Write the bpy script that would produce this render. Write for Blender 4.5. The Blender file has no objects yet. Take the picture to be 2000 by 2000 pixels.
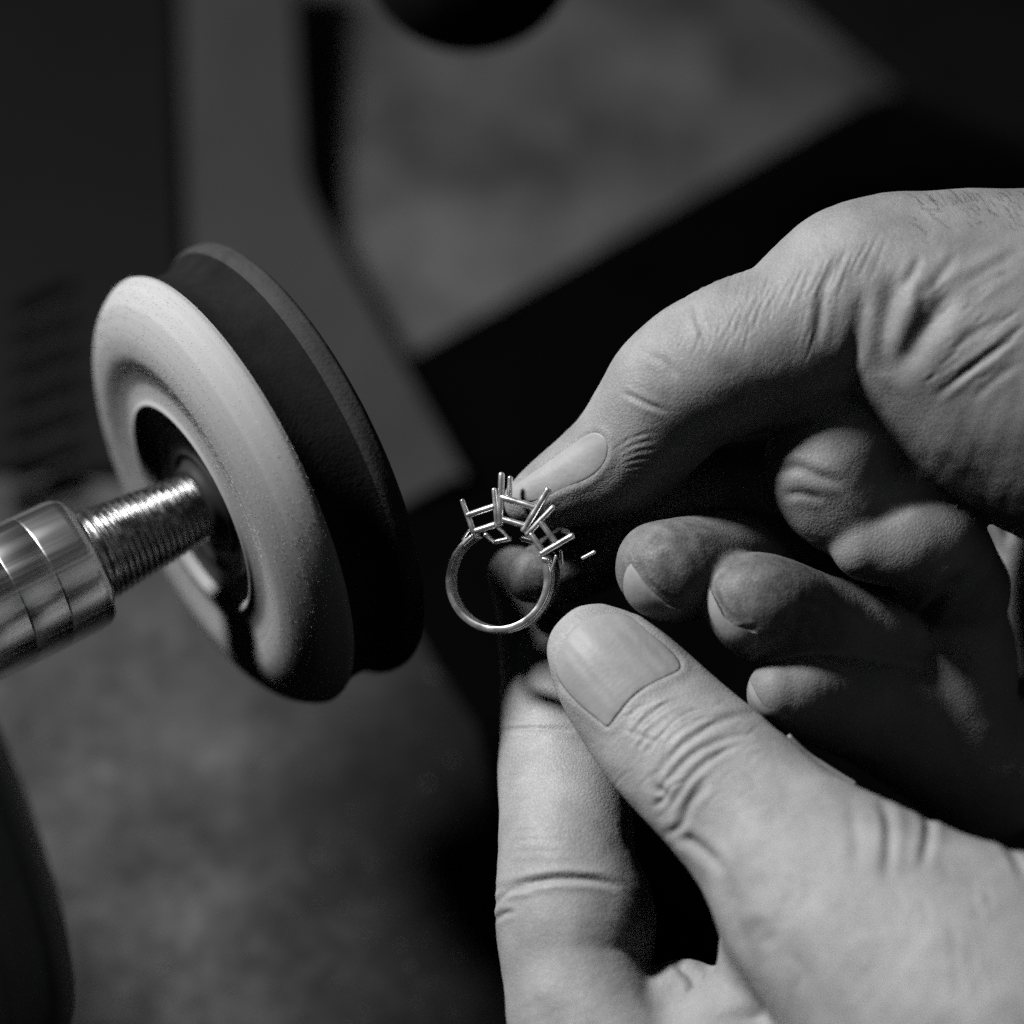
import bpy, bmesh, math, random
import numpy as np
from mathutils import Vector, Matrix

random.seed(7)
rng = np.random.default_rng(11)
scene = bpy.context.scene
COL = scene.collection

# ------------------------------------------------------------------ frame of reference
# The builder's unit is 1/11.8 mm ("u").  The ring is the origin; x right, y up, z towards the camera.
S = 11.8                      # units per mm
D = 600.0 * S                 # camera distance from the ring
PITCH = math.radians(49)      # the camera looks down on the bench
CP, SP = math.cos(PITCH), math.sin(PITCH)
FWD = Vector((0, CP, -SP)); UP = Vector((0, SP, CP)); RIGHT = Vector((1, 0, 0))
BENCH_H = 124.0               # ring height over the bench, mm
TGT = Vector((0, 0, BENCH_H / 1000))
R3 = np.array([[1, 0, 0], [0, SP, CP], [0, -CP, SP]], float).T   # columns: right, up, towards camera -> world

def world(P):
    P = np.asarray(P, float)
    return P @ R3.T / (S * 1000) + np.array(TGT)

def at(px, py, z):
    k = (D - z) / D
    return np.array([(px - 1000) * k, -(py - 1000) * k, z])

# ------------------------------------------------------------------ camera, world, lamps
cam_d = bpy.data.cameras.new('camera'); cam = bpy.data.objects.new('camera', cam_d); COL.objects.link(cam)
cam.location = TGT - FWD * 0.600
cam.rotation_euler = (math.radians(90) - PITCH, 0, 0)
cam_d.sensor_width = 36; cam_d.lens = 36 * 600 / (2000 / S)
cam_d.clip_start = 0.02; cam_d.clip_end = 50
cam_d.dof.use_dof = True; cam_d.dof.focus_distance = 0.600; cam_d.dof.aperture_fstop = 5.8
scene.camera = cam

w = bpy.data.worlds.new('World'); scene.world = w; w.use_nodes = True
bgn = w.node_tree.nodes['Background']
bgn.inputs[0].default_value = (0.92, 1.0, 0.98, 1); bgn.inputs[1].default_value = 0.009

def lamp(name, d, dist_mm, power, size_mm, color=(1, 1, 1), spread=180, aim=(0, 0, 0)):
    ld = bpy.data.lights.new(name, 'AREA'); ld.shape = 'DISK'; ld.size = size_mm / 1000
    ld.energy = power; ld.color = color; ld.spread = math.radians(spread)
    o = bpy.data.objects.new(name, ld); COL.objects.link(o)
    d = np.array(d, float); d /= np.linalg.norm(d)
    p = np.array(aim, float) + d * dist_mm * S
    o.location = world(p)
    dirv = Vector(world(np.array(aim, float))) - Vector(o.location)
    o.rotation_euler = dirv.to_track_quat('-Z', 'Y').to_euler()
    return o
lamp('bench_lamp', (-0.63, 0.70, 0.34), 420, 2.8, 80)
lamp('fill_light', (0.75, 0.05, 0.65), 900, 0.15, 500)  # added fill without a visible source, lifts dark skin and metal

scene.view_settings.view_transform = 'Standard'; scene.view_settings.look = 'None'
scene.view_settings.exposure = 0; scene.view_settings.gamma = 1
scene.cycles.use_denoising = False
scene.cycles.use_adaptive_sampling = True; scene.cycles.adaptive_threshold = 0.05; scene.cycles.adaptive_min_samples = 16
scene.cycles.sample_clamp_direct = 6; scene.cycles.max_bounces = 5; scene.cycles.diffuse_bounces = 0; scene.cycles.glossy_bounces = 3

# ------------------------------------------------------------------ materials
def new_mat(name):
    m = bpy.data.materials.new(name); m.use_nodes = True
    nt = m.node_tree; return m, nt, nt.nodes['Principled BSDF']
def N(nt, t, **kw):
    n = nt.nodes.new(t)
    for k, v in kw.items():
        if k in n.inputs: n.inputs[k].default_value = v
        else: setattr(n, k, v)
    return n
def ramp(nt, src, stops):
    r = nt.nodes.new('ShaderNodeValToRGB'); e = r.color_ramp.elements
    while len(e) > 1: e.remove(e[-1])
    for i, (p, v) in enumerate(stops):
        el = e[0] if i == 0 else e.new(p)
        el.position = p; el.color = (v, v, v, 1)
    nt.links.new(src, r.inputs[0]); return r
def mottled(name, lo, hi, rough, scale, metal=0.0, detail=6, bump=0.0, bscale=None, spec=0.5):
    m, nt, b = new_mat(name)
    tc = N(nt, 'ShaderNodeTexCoord'); n = N(nt, 'ShaderNodeTexNoise', Scale=scale, Detail=detail)
    n.inputs['Roughness'].default_value = 0.65
    nt.links.new(tc.outputs['Object'], n.inputs['Vector'])
    r = ramp(nt, n.outputs[0], [(0.33, lo), (0.68, hi)])
    nt.links.new(r.outputs[0], b.inputs['Base Color'])
    b.inputs['Roughness'].default_value = rough; b.inputs['Metallic'].default_value = metal
    b.inputs['Specular IOR Level'].default_value = spec
    if bump:
        n2 = N(nt, 'ShaderNodeTexNoise', Scale=bscale or scale * 4, Detail=4)
        nt.links.new(tc.outputs['Object'], n2.inputs['Vector'])
        bp = N(nt, 'ShaderNodeBump', Strength=bump, Distance=0.0004)
        nt.links.new(n2.outputs[0], bp.inputs['Height']); nt.links.new(bp.outputs[0], b.inputs['Normal'])
    return m

def skin_mat(name, base):
    m, nt, b = new_mat(name); L = nt.links.new
    tc = N(nt, 'ShaderNodeTexCoord')
    n1 = N(nt, 'ShaderNodeTexNoise', Scale=130, Detail=5); L(tc.outputs['Object'], n1.inputs['Vector'])
    r1 = ramp(nt, n1.outputs[0], [(0.3, base * 0.82), (0.7, base * 1.12)])
    n3 = N(nt, 'ShaderNodeTexNoise', Scale=2600, Detail=3); L(tc.outputs['Object'], n3.inputs['Vector'])
    r3 = ramp(nt, n3.outputs[0], [(0.3, 0.86), (0.7, 1.12)])
    mul = N(nt, 'ShaderNodeMix', data_type='RGBA', blend_type='MULTIPLY'); mul.inputs[0].default_value = 1
    L(r1.outputs[0], mul.inputs[6]); L(r3.outputs[0], mul.inputs[7])
    at_ = N(nt, 'ShaderNodeAttribute', attribute_name='grime_shade')
    n2 = N(nt, 'ShaderNodeTexNoise', Scale=420, Detail=6); n2.inputs['Roughness'].default_value = 0.7
    L(tc.outputs['Object'], n2.inputs['Vector'])
    r2 = ramp(nt, n2.outputs[0], [(0.35, 0.35), (0.62, 1.0)])
    gm = N(nt, 'ShaderNodeMath', operation='MULTIPLY'); L(at_.outputs['Fac'], gm.inputs[0]); L(r2.outputs[0], gm.inputs[1])
    mx = N(nt, 'ShaderNodeMix', data_type='RGBA'); mx.inputs[7].default_value = (base * .22,) * 3 + (1,)
    L(gm.outputs[0], mx.inputs[0]); L(mul.outputs[2], mx.inputs[6])
    L(mx.outputs[2], b.inputs['Base Color'])
    b.inputs['Roughness'].default_value = 0.52; b.inputs['Specular IOR Level'].default_value = 0.35
    b.inputs['Subsurface Weight'].default_value = 0.12
    b.inputs['Subsurface Radius'].default_value = (1, 1, 1); b.inputs['Subsurface Scale'].default_value = 0.0012
    v = N(nt, 'ShaderNodeTexVoronoi', Scale=1500, feature='DISTANCE_TO_EDGE'); 
    dn = N(nt, 'ShaderNodeTexNoise', Scale=300, Detail=2); L(tc.outputs['Object'], dn.inputs['Vector'])
    va = N(nt, 'ShaderNodeVectorMath', operation='MULTIPLY_ADD'); va.inputs[1].default_value = (.0022,) * 3
    L(dn.outputs[1], va.inputs[0]); L(tc.outputs['Object'], va.inputs[2])
    L(va.outputs[0], v.inputs['Vector'])
    rv = ramp(nt, v.outputs['Distance'], [(0.0, 0.0), (0.22, 1.0)])
    b1 = N(nt, 'ShaderNodeBump', Strength=0.5, Distance=0.00008); L(rv.outputs[0], b1.inputs['Height'])
    n4 = N(nt, 'ShaderNodeTexNoise', Scale=900, Detail=4); L(tc.outputs['Object'], n4.inputs['Vector'])
    b2 = N(nt, 'ShaderNodeBump', Strength=0.10, Distance=0.00015); L(n4.outputs[0], b2.inputs['Height']); L(b1.outputs[0], b2.inputs['Normal'])
    L(b2.outputs[0], b.inputs['Normal'])
    return m
M_skin = skin_mat('skin', 0.42)
M_skin_dirty = skin_mat('working_skin', 0.31)
M_nail = mottled('fingernail', 0.33, 0.40, 0.50, 200, bump=0.15, bscale=1200, spec=0.32)
def metal_mat(name, col, rough, stretch=None):
    m, nt, b = new_mat(name); L = nt.links.new
    tc = N(nt, 'ShaderNodeTexCoord'); mp = N(nt, 'ShaderNodeMapping')
    if stretch: mp.inputs['Scale'].default_value = stretch
    L(tc.outputs['Object'], mp.inputs['Vector'])
    n = N(nt, 'ShaderNodeTexNoise', Scale=500, Detail=5); L(mp.outputs[0], n.inputs['Vector'])
    r = ramp(nt, n.outputs[0], [(0.3, rough * 0.65), (0.7, rough * 1.35)]); L(r.outputs[0], b.inputs['Roughness'])
    c = ramp(nt, n.outputs[0], [(0.3, col * 0.8), (0.7, col * 1.1)]); L(c.outputs[0], b.inputs['Base Color'])
    bp = N(nt, 'ShaderNodeBump', Strength=0.3, Distance=0.00006); L(n.outputs[0], bp.inputs['Height']); L(bp.outputs[0], b.inputs['Normal'])
    b.inputs['Metallic'].default_value = 1
    return m
M_ring = metal_mat('ring_metal', 0.95, 0.28)
M_ring.node_tree.nodes['Principled BSDF'].inputs['Metallic'].default_value = 0.86
M_steel = metal_mat('turned_steel', 0.8, 0.3, (0.02, 0.02, 2.2))
M_thread = metal_mat('thread_steel', 0.45, 0.27)
def felt_mat():
    m, nt, b = new_mat('felt'); L = nt.links.new
    tc = N(nt, 'ShaderNodeTexCoord'); aw = Vector(R3 @ (np.array([-0.83, -0.42, 0.366]) / np.linalg.norm([-0.83, -0.42, 0.366])))
    dt = N(nt, 'ShaderNodeVectorMath', operation='DOT_PRODUCT'); dt.inputs[1].default_value = aw; L(tc.outputs['Object'], dt.inputs[0])
    sc_ = N(nt, 'ShaderNodeVectorMath', operation='SCALE'); sc_.inputs[0].default_value = aw; L(dt.outputs['Value'], sc_.inputs['Scale'])
    sb = N(nt, 'ShaderNodeVectorMath', operation='SUBTRACT'); L(tc.outputs['Object'], sb.inputs[0]); L(sc_.outputs[0], sb.inputs[1])
    ln = N(nt, 'ShaderNodeVectorMath', operation='LENGTH'); L(sb.outputs[0], ln.inputs[0])
    cb = N(nt, 'ShaderNodeCombineXYZ'); L(ln.outputs['Value'], cb.inputs[0]); L(dt.outputs['Value'], cb.inputs[1])
    n = N(nt, 'ShaderNodeTexNoise', Scale=420, Detail=4); L(cb.outputs[0], n.inputs['Vector'])
    r = ramp(nt, n.outputs[0], [(0.3, 0.29), (0.7, 0.40)]); L(r.outputs[0], b.inputs['Base Color'])
    n2 = N(nt, 'ShaderNodeTexNoise', Scale=900, Detail=4); L(tc.outputs['Object'], n2.inputs['Vector'])
    b1 = N(nt, 'ShaderNodeBump', Strength=.5, Distance=0.0002); L(n.outputs[0], b1.inputs['Height'])
    b2 = N(nt, 'ShaderNodeBump', Strength=.15, Distance=0.0002); L(n2.outputs[0], b2.inputs['Height']); L(b1.outputs[0], b2.inputs['Normal']); L(b2.outputs[0], b.inputs['Normal'])
    b.inputs['Roughness'].default_value = 0.9; b.inputs['Specular IOR Level'].default_value = 0.15
    return m
M_felt = felt_mat()
M_felt_dark = mottled('blackened_felt', 0.008, 0.014, 0.95, 160, detail=5, bump=0.4, bscale=1500, spec=0.1)
M_felt_rear = mottled('rear_felt', 0.036, 0.052, 0.95, 160, detail=5, bump=0.4, bscale=1500, spec=0.1)
M_hair = mottled('hair', 0.02, 0.05, 0.5, 400)
M_hub = mottled('hub', 0.018, 0.03, 0.6, 300, spec=0.2)
M_motor = mottled('motor_paint', 0.28, 0.36, 0.45, 60, bump=0.1, bscale=800)
M_hood = mottled('hood_sheet', 0.034, 0.046, 0.65, 25, spec=0.06)
M_case = mottled('casing_paint', 0.005, 0.006, 0.6, 30, spec=0.06)
M_slot = mottled('slot_black', 0.001, 0.002, 0.9, 30, spec=0.0)
M_crumb = mottled('lint', 0.07, 0.17, 0.9, 60)
M_sheet = mottled('dim_sheet', 0.022, 0.125, 0.9, 19, detail=5, spec=0.1)
M_dark_sheet = mottled('added_sheet_black', 0.0015, 0.0025, 1.0, 40, spec=0.0)
M_black = mottled('black_paint', 0.003, 0.005, 0.8, 40, spec=0.1)
def bench_mat():
    m, nt, b = new_mat('bench_top'); L = nt.links.new
    tc = N(nt, 'ShaderNodeTexCoord')
    n1 = N(nt, 'ShaderNodeTexNoise', Scale=38, Detail=7); n1.inputs['Roughness'].default_value = 0.68; L(tc.outputs['Object'], n1.inputs['Vector'])
    r1 = ramp(nt, n1.outputs[0], [(0.32, 0.036), (0.5, 0.068), (0.70, 0.125)])
    n2 = N(nt, 'ShaderNodeTexNoise', Scale=240, Detail=4); L(tc.outputs['Object'], n2.inputs['Vector'])
    r2 = ramp(nt, n2.outputs[0], [(0.30, 0.72), (0.55, 1.0), (0.70, 1.2)])
    mul = N(nt, 'ShaderNodeMix', data_type='RGBA', blend_type='MULTIPLY'); mul.inputs[0].default_value = 1
    L(r1.outputs[0], mul.inputs[6]); L(r2.outputs[0], mul.inputs[7])
    # soft shade on the bench painted into its colour, ragged at its edge
    mp = N(nt, 'ShaderNodeMapping'); mp.vector_type = 'TEXTURE'; mp.inputs['Location'].default_value = BENCH_SHADE; mp.inputs['Scale'].default_value = (.062, .12, .05)
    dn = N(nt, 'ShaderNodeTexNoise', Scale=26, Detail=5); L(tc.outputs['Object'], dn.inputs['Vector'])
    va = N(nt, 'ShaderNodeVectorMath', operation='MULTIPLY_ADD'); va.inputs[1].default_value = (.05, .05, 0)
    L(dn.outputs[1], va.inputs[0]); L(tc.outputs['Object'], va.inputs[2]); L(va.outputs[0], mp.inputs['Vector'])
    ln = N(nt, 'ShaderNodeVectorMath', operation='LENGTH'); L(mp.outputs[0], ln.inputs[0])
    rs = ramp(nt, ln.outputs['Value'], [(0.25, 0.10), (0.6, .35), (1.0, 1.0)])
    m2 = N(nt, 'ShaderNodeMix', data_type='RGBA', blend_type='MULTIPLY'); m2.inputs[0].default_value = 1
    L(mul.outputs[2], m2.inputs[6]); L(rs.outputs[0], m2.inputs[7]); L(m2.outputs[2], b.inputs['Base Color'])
    b.inputs['Roughness'].default_value = 0.9; b.inputs['Specular IOR Level'].default_value = 0.2
    bp = N(nt, 'ShaderNodeBump', Strength=0.5, Distance=0.0006); L(n2.outputs[0], bp.inputs['Height']); L(bp.outputs[0], b.inputs['Normal'])
    return m

# ------------------------------------------------------------------ object helpers
def link_mesh(name, verts, faces, m, parent=None, smooth=True, origin=None):
    """verts in builder units -> one mesh object with its origin at its own base."""
    Wv = world(verts)
    o0 = np.array(origin) if origin is not None else (np.array(parent['o0']) if parent is not None else Wv.mean(0))
    me = bpy.data.meshes.new(name)
    me.from_pydata((Wv - o0).tolist(), [], [list(map(int, f)) for f in faces]); me.update()
    if smooth: me.polygons.foreach_set('use_smooth', [True] * len(me.polygons))
    me.materials.append(m)
    o = bpy.data.objects.new(name, me); COL.objects.link(o)
    if parent is not None:
        o.parent = parent
        p0 = np.array(parent['o0']); o.location = o0 - p0
    else:
        o.location = o0
    o['o0'] = o0.tolist()
    return o
def thing(name, label, cat, pos, group=None):
    o = bpy.data.objects.new(name, None); COL.objects.link(o); o.empty_display_size = 0.01
    p = world(np.array(pos, float)); o.location = p; o['o0'] = p.tolist()
    o['label'] = label; o['category'] = cat
    if group: o['group'] = group
    return o
def tag(o, label, cat, group=None):
    o['label'] = label; o['category'] = cat
    if group: o['group'] = group
    return o

def frame_of(axis):
    a = np.array(axis, float); a /= np.linalg.norm(a)
    h = np.array([0, 1, 0]) if abs(a[1]) < .9 else np.array([1, 0, 0])
    u = np.cross(h, a); u /= np.linalg.norm(u); v = np.cross(a, u)
    return a, u, v
def lathe(c, axis, prof, seg=96, helix=None, cap=(True, True)):
    """prof: (radius, position along the axis)"""
    a, u, v = frame_of(axis); c = np.array(c, float); V = []; F = []
    n = len(prof)
    for (r, s) in prof:
        for j in range(seg):
            t = 2 * math.pi * j / seg
            rr = r if helix is None else r + helix(s, t)
            V.append(c + a * s + rr * (math.cos(t) * u + math.sin(t) * v))
    for i in range(n - 1):
        for j in range(seg):
            k = (j + 1) % seg
            F.append((i * seg + j, i * seg + k, (i + 1) * seg + k, (i + 1) * seg + j))
    if cap[0]: F.append(tuple(range(seg - 1, -1, -1)))
    if cap[1]: F.append(tuple(range((n - 1) * seg, n * seg)))
    return np.array(V), F
def smooth_prof(pts, n=6):
    pts = np.array(pts, float); out = []
    P = np.vstack([2 * pts[0] - pts[1], pts, 2 * pts[-1] - pts[-2]])
    for i in range(1, len(P) - 2):
        for t in np.linspace(0, 1, n, endpoint=False):
            out.append(.5 * ((2 * P[i]) + (-P[i-1] + P[i+1]) * t + (2*P[i-1] - 5*P[i] + 4*P[i+1] - P[i+2]) * t*t + (-P[i-1] + 3*P[i] - 3*P[i+1] + P[i+2]) * t**3))
    out.append(pts[-1]); return np.array(out)
def bar(p, q, r0, r1, seg=12, dome=True, squash=1.0):
    """a round wire with rounded ends"""
    p = np.array(p, float); q = np.array(q, float); L = np.linalg.norm(q - p)
    pr = [(r0 * .05, -r0 * .55), (r0 * .6, -r0 * .42), (r0 * .93, -r0 * .1), (r0, r0 * .3), (r1, L - r1 * .3), (r1 * .93, L + r1 * .1), (r1 * .6, L + r1 * .42), (r1 * .05, L + r1 * .55)]
    return lathe(p, q - p, pr, seg)
def merge(parts):
    V = []; F = []; n = 0
    for v, f in parts:
        V.append(np.asarray(v)); F += [tuple(i + n for i in x) for x in f]; n += len(v)
    return np.vstack(V), F

NB = np.array([0, CP, SP]); NB = np.array([0, 0.6561, 0.7547])       # bench normal seen from the camera
CB = -BENCH_H * S
NH = np.array([0, -0.7547, 0.6561])                                  # horizontal direction towards the camera
def on_plane(px, py, n, c):
    u, v = px - 1000, -(py - 1000)
    z = (c - n[1] * v - n[0] * u) / (n[2] - (n[1] * v + n[0] * u) / D)
    return at(px, py, z)
def on_bench(px, py, h=0): return on_plane(px, py, NB, CB + h)
def slab(pts, n, thick, bev=0.0):
    """prism standing on the outline pts (planar), extruded along n"""
    pts = [np.array(p, float) for p in pts]; n = np.array(n, float); k = len(pts)
    c = sum(pts) / k
    rings = [pts, [p + n * (thick - bev) for p in pts], [p + n * thick + (c - p) / np.linalg.norm(c - p) * bev for p in pts]] if bev else [pts, [p + n * thick for p in pts]]
    V = np.array([p for r in rings for p in r]); F = []
    for i in range(len(rings) - 1):
        for j in range(k):
            l = (j + 1) % k; F.append((i*k+j, i*k+l, (i+1)*k+l, (i+1)*k+j))
    F.append(tuple(range(k))[::-1]); F.append(tuple(range((len(rings)-1)*k, len(rings)*k)))
    return V, F

# ------------------------------------------------------------------ setting: bench and what lies on it
g = 9000
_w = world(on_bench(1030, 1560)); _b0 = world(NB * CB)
BENCH_SHADE = (_w[0] - _b0[0] + .025, _w[1] - _b0[1] + .025, 0)
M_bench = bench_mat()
def bench_uv(x, y): return np.array([x, 0, 0]) + NB * CB + np.cross(NB, [1, 0, 0]) * y
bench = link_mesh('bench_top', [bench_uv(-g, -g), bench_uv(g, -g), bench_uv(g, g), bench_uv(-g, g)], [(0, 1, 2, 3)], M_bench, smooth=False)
bench['kind'] = 'structure'

def rounded(poly, idx, r, n=8):
    out = []
    for i, p in enumerate(poly):
        p = np.array(p, float)
        if i not in idx: out.append(p); continue
        a = np.array(poly[i-1], float); b = np.array(poly[(i+1) % len(poly)], float)
        a = p + (a - p) / np.linalg.norm(a - p) * r; b = p + (b - p) / np.linalg.norm(b - p) * r
        for t in np.linspace(0, 1, n): out.append((1-t)**2*a + 2*t*(1-t)*p + t*t*b)
    return out
dark_px = rounded([(785, 715), (1755, 165), (2500, 470), (2700, 2600), (1050, 2600), (990, 1700), (930, 1420), (850, 1300), (780, 1180), (760, 900)], {1}, 110)
V, F = slab([on_bench(x, y, 8.8) for x, y in dark_px], NB, 26, 6)
o = link_mesh('added_dark_sheet', V, F, M_dark_sheet, smooth=False)  # added black sheet, its left edge carried out to darken the bench
tag(o, 'added black sheet with a rounded corner darkening the grey bench behind the bent thumb', 'mat')  # category 'mat' is the added dark sheet

sh_px = [(-500, -260), (1500, -260), (2300, 200), (1740, 260), (700, 900), (460, 960), (-500, 1110)]
V, F = slab([on_bench(x, y, 0.5) for x, y in sh_px], NB, 8)
o = link_mesh('dim_bench_sheet', V, F, M_sheet, smooth=False)  # added sheet, its tone stands in for weaker light on the far bench
tag(o, 'mottled sheet added over the far bench to dim it, behind hood and dark sheet', 'sheet')

# crumbs of lint and filings on the bench
parts = []
for i in range(200):
    px = rng.uniform(20, 900); py = 1270 + 760 * rng.random() ** .7
    c = on_bench(px, py, 1.5); r = rng.uniform(1.2, 5) if i % 30 else rng.uniform(6, 9)
    a = rng.uniform(0, 6.28); d = np.array([math.cos(a), 0, 0]) + math.sin(a) * np.cross(NB, [1, 0, 0])
    v, f = lathe(c, d, [(r * .2, -r * 1.6), (r * .8, -r * .7), (r * rng.uniform(.5, .9), r * .5), (r * .15, r * rng.uniform(1, 2))], 5)
    parts.append((v, f))
V, F = merge(parts); o = link_mesh('bench_crumbs', V, F, M_crumb, smooth=False); o['kind'] = 'stuff'
o['label'] = 'pale crumbs of lint and filings scattered on the grey bench top'; o['category'] = 'crumbs'

box_px = [(1470, -60), (1610, 60), (1720, 150), (1800, 215), (1900, 262), (2300, 420), (2600, -300), (1700, -300)]
V, F = slab([on_bench(x, y, 38) for x, y in box_px], NB, 80, 10)
o = link_mesh('dark_panel', V, F, M_black, smooth=False)
tag(o, 'black panel with a slanting edge lying on the added dark sheet, blurred at the upper right corner', 'panel')

# dust hood: slanting sheet behind the wheel
NS = np.array([-0.1, 0.52, 0.84]); NS /= np.linalg.norm(NS)
hc = float(NS @ at(560, 925, -1960))
def on_hood(px, py, f=0): return on_plane(px, py, NS, hc + f)
hood = thing('dust_hood', 'grey sheet metal dust hood with a slanting edge behind the polishing wheel', 'dust hood', on_hood(560, 925))
hp = rounded([(250, -120), (561, -120), (590, 372), (905, 935), (640, 1080), (250, 900)], {2}, 60)
V, F = slab([on_hood(x, y, -30) for x, y in hp], NS, 30, 5); link_mesh('side_panel', V, F, M_hood, hood, smooth=False)
# rolled edge along the slanted side
edge = [on_hood(x, y, 2) for x, y in hp[1:-2]]
V, F = merge([bar(edge[i], edge[i+1], 11, 11, 10) for i in range(len(edge) - 1)]); link_mesh('rolled_edge', V, F, M_hood, hood)
ret = [on_hood(561, -120, -31), on_hood(590, 372, -31), on_hood(905, 925, -31)]
V = np.array([p for q in ret for p in (q, q - NS * 300)]); 
V = np.vstack([V, V - np.array([14, 0, 0])])
F = [(0, 1, 3, 2), (2, 3, 5, 4), (6, 8, 9, 7), (8, 10, 11, 9), (0, 2, 8, 6), (2, 4, 10, 8), (1, 7, 9, 3), (3, 9, 11, 5), (0, 6, 7, 1), (4, 5, 11, 10)]
link_mesh('return_flange', V, F, M_black, hood, smooth=False)

# louvred casing
NK = np.array([-0.1, 0.52, 0.84]); NK /= np.linalg.norm(NK)
cc = hc + 55
def on_case(px, py, f=0): return on_plane(px, py, NK, cc + f)
case = thing('machine_casing', 'dark painted casing with a stack of slanting vent slots, blurred beside the wheel', 'casing', on_case(150, 800))
V, F = slab([on_case(x, y, -160) for x, y in [(-500, -160), (350, -160), (362, 300), (384, 980), (-500, 1000)]], NK, 160, 8)
link_mesh('casing_body', V, F, M_case, case, smooth=False)
for i in range(7):
    y0 = 606 + i * 62
    p = on_case(40 - 2 * i, y0, 3); q = on_case(138 + 3 * i, y0 - 46, 3)
    V, F = bar(p, q, 24, 20, 12)
    V = V - np.outer((V - p) @ NK * 0.75, NK)
    link_mesh('vent_slot', V, F, M_slot, case)
    # raised lip under each slot
    p2 = on_case(45 - 2 * i, y0 + 31, 2); q2 = on_case(140 + 3 * i, y0 - 14, 2)
    V, F = bar(p2, q2, 6, 6, 10); link_mesh('vent_lip', V, F, M_hood, case)

# black round nozzle at the top
noz = thing('round_nozzle', 'black rounded nozzle hanging blurred at the top edge', 'nozzle', at(915, -40, -1150))
c = at(918, -85, -1150)
V, F = lathe(c, (0.05, -0.75, 0.65), smooth_prof([(8, 178), (95, 166), (180, 122), (232, 45), (243, -60), (238, -160)], 6), 64); link_mesh('nozzle_cap', V, F, M_black, noz)
V, F = lathe(c, (0.05, -0.75, 0.65), [(170, -160), (170, -420)], 48); link_mesh('nozzle_tube', V, F, M_black, noz)

# ------------------------------------------------------------------ polishing machine: motor, shaft, threaded spindle
AX = np.array([-0.83, -0.42, 0.366]); AX /= np.linalg.norm(AX)
WC = at(391, 985, -300)
mach = thing('spindle_motor', 'polishing motor with turned steel shaft and tapered threaded spindle pointing at the wheel', 'motor', WC + AX * 745)
# threaded taper
PITCHU = 14.5
def thread(s, t):
    ph = (s / PITCHU - t / (2 * math.pi)) % 1.0
    return -6.0 * abs(2 * ph - 1) ** 1.3
prof = [(69 + (s + 20) / 290 * 31, s) for s in np.arange(-20, 240, 1.6)]
V, F = lathe(WC, AX, prof, 72, helix=thread); link_mesh('threaded_spindle', V, F, M_thread, mach)
prof = [(92, 232), (95, 236), (95, 252), (88, 256), (88, 268)]
V, F = lathe(WC, AX, prof, 96); link_mesh('relief_groove', V, F, M_thread, mach)
prof = [(100, 266), (120, 267), (132, 272), (139, 284), (141, 300)]
for s in (372, 455):
    prof += [(141.6, s - 4), (141.6, s), (141.1, s + 1), (141.1, s + 2), (141.7, s + 3)]
prof += [(141.5, 560), (141.5, 742)]
V, F = lathe(WC, AX, prof, 128); link_mesh('shaft_collar', V, F, M_steel, mach)
mc = WC
prof = [(143, 741), (200, 741), (600, 742), (740, 745), (795, 750), (820, 760), (829, 775), (829, 800), (820, 806), (813, 814), (813, 880), (806, 890), (802, 900), (798, 1400), (786, 2100)]
V, F = lathe(mc, AX, prof, 160); link_mesh('motor_housing', V, F, M_motor, mach)

# ------------------------------------------------------------------ polishing wheel
wheel = thing('felt_wheel', 'thick round felt polishing wheel with a dished face screwed on the threaded spindle', 'polishing wheel', WC - AX * 100)
K = 11.6
def disc(name, pts, m, n=6):
    V, F = lathe(WC, AX, [(r * K, s * K) for r, s in smooth_prof(pts, n)], 128, cap=(False, False)); return link_mesh(name, V, F, m, wheel, origin=world(WC))
disc('felt_face', [(18.6, .2), (19.0, 1.2), (19.8, 2.0), (21, 1.5), (23.5, 1.1), (26, 1.5), (29, 2.25), (32, 2.2), (35, 1.3), (38, -.5), (40, -2.7), (41.1, -4.9), (40.8, -6.2)], M_felt)
disc('blackened_rim', [(40.8, -6.2), (40, -7.6), (39.3, -9.5), (39.2, -12.5), (39.8, -15), (40.8, -16.6)], M_felt_dark)
disc('rear_disc', [(40.8, -16.6), (41.4, -17.6), (41.5, -18.8), (41, -20.2), (38, -21.2), (26, -21.3), (10, -21.3)], M_felt_rear)
prof = smooth_prof([(18.7, .1), (17.6, -.9), (15.6, -1.2), (14.4, -.6), (13.4, -1.3), (10.5, -1.4), (9.6, -.5), (8.8, -1.2), (7.8, -.4), (7.2, .7), (6.4, 1.0), (5.4, .5)], 5)
V, F = lathe(WC, AX, [(r * K, s * K) for r, s in prof], 96, cap=(False, True)); link_mesh('hub', V, F, M_hub, wheel)

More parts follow.
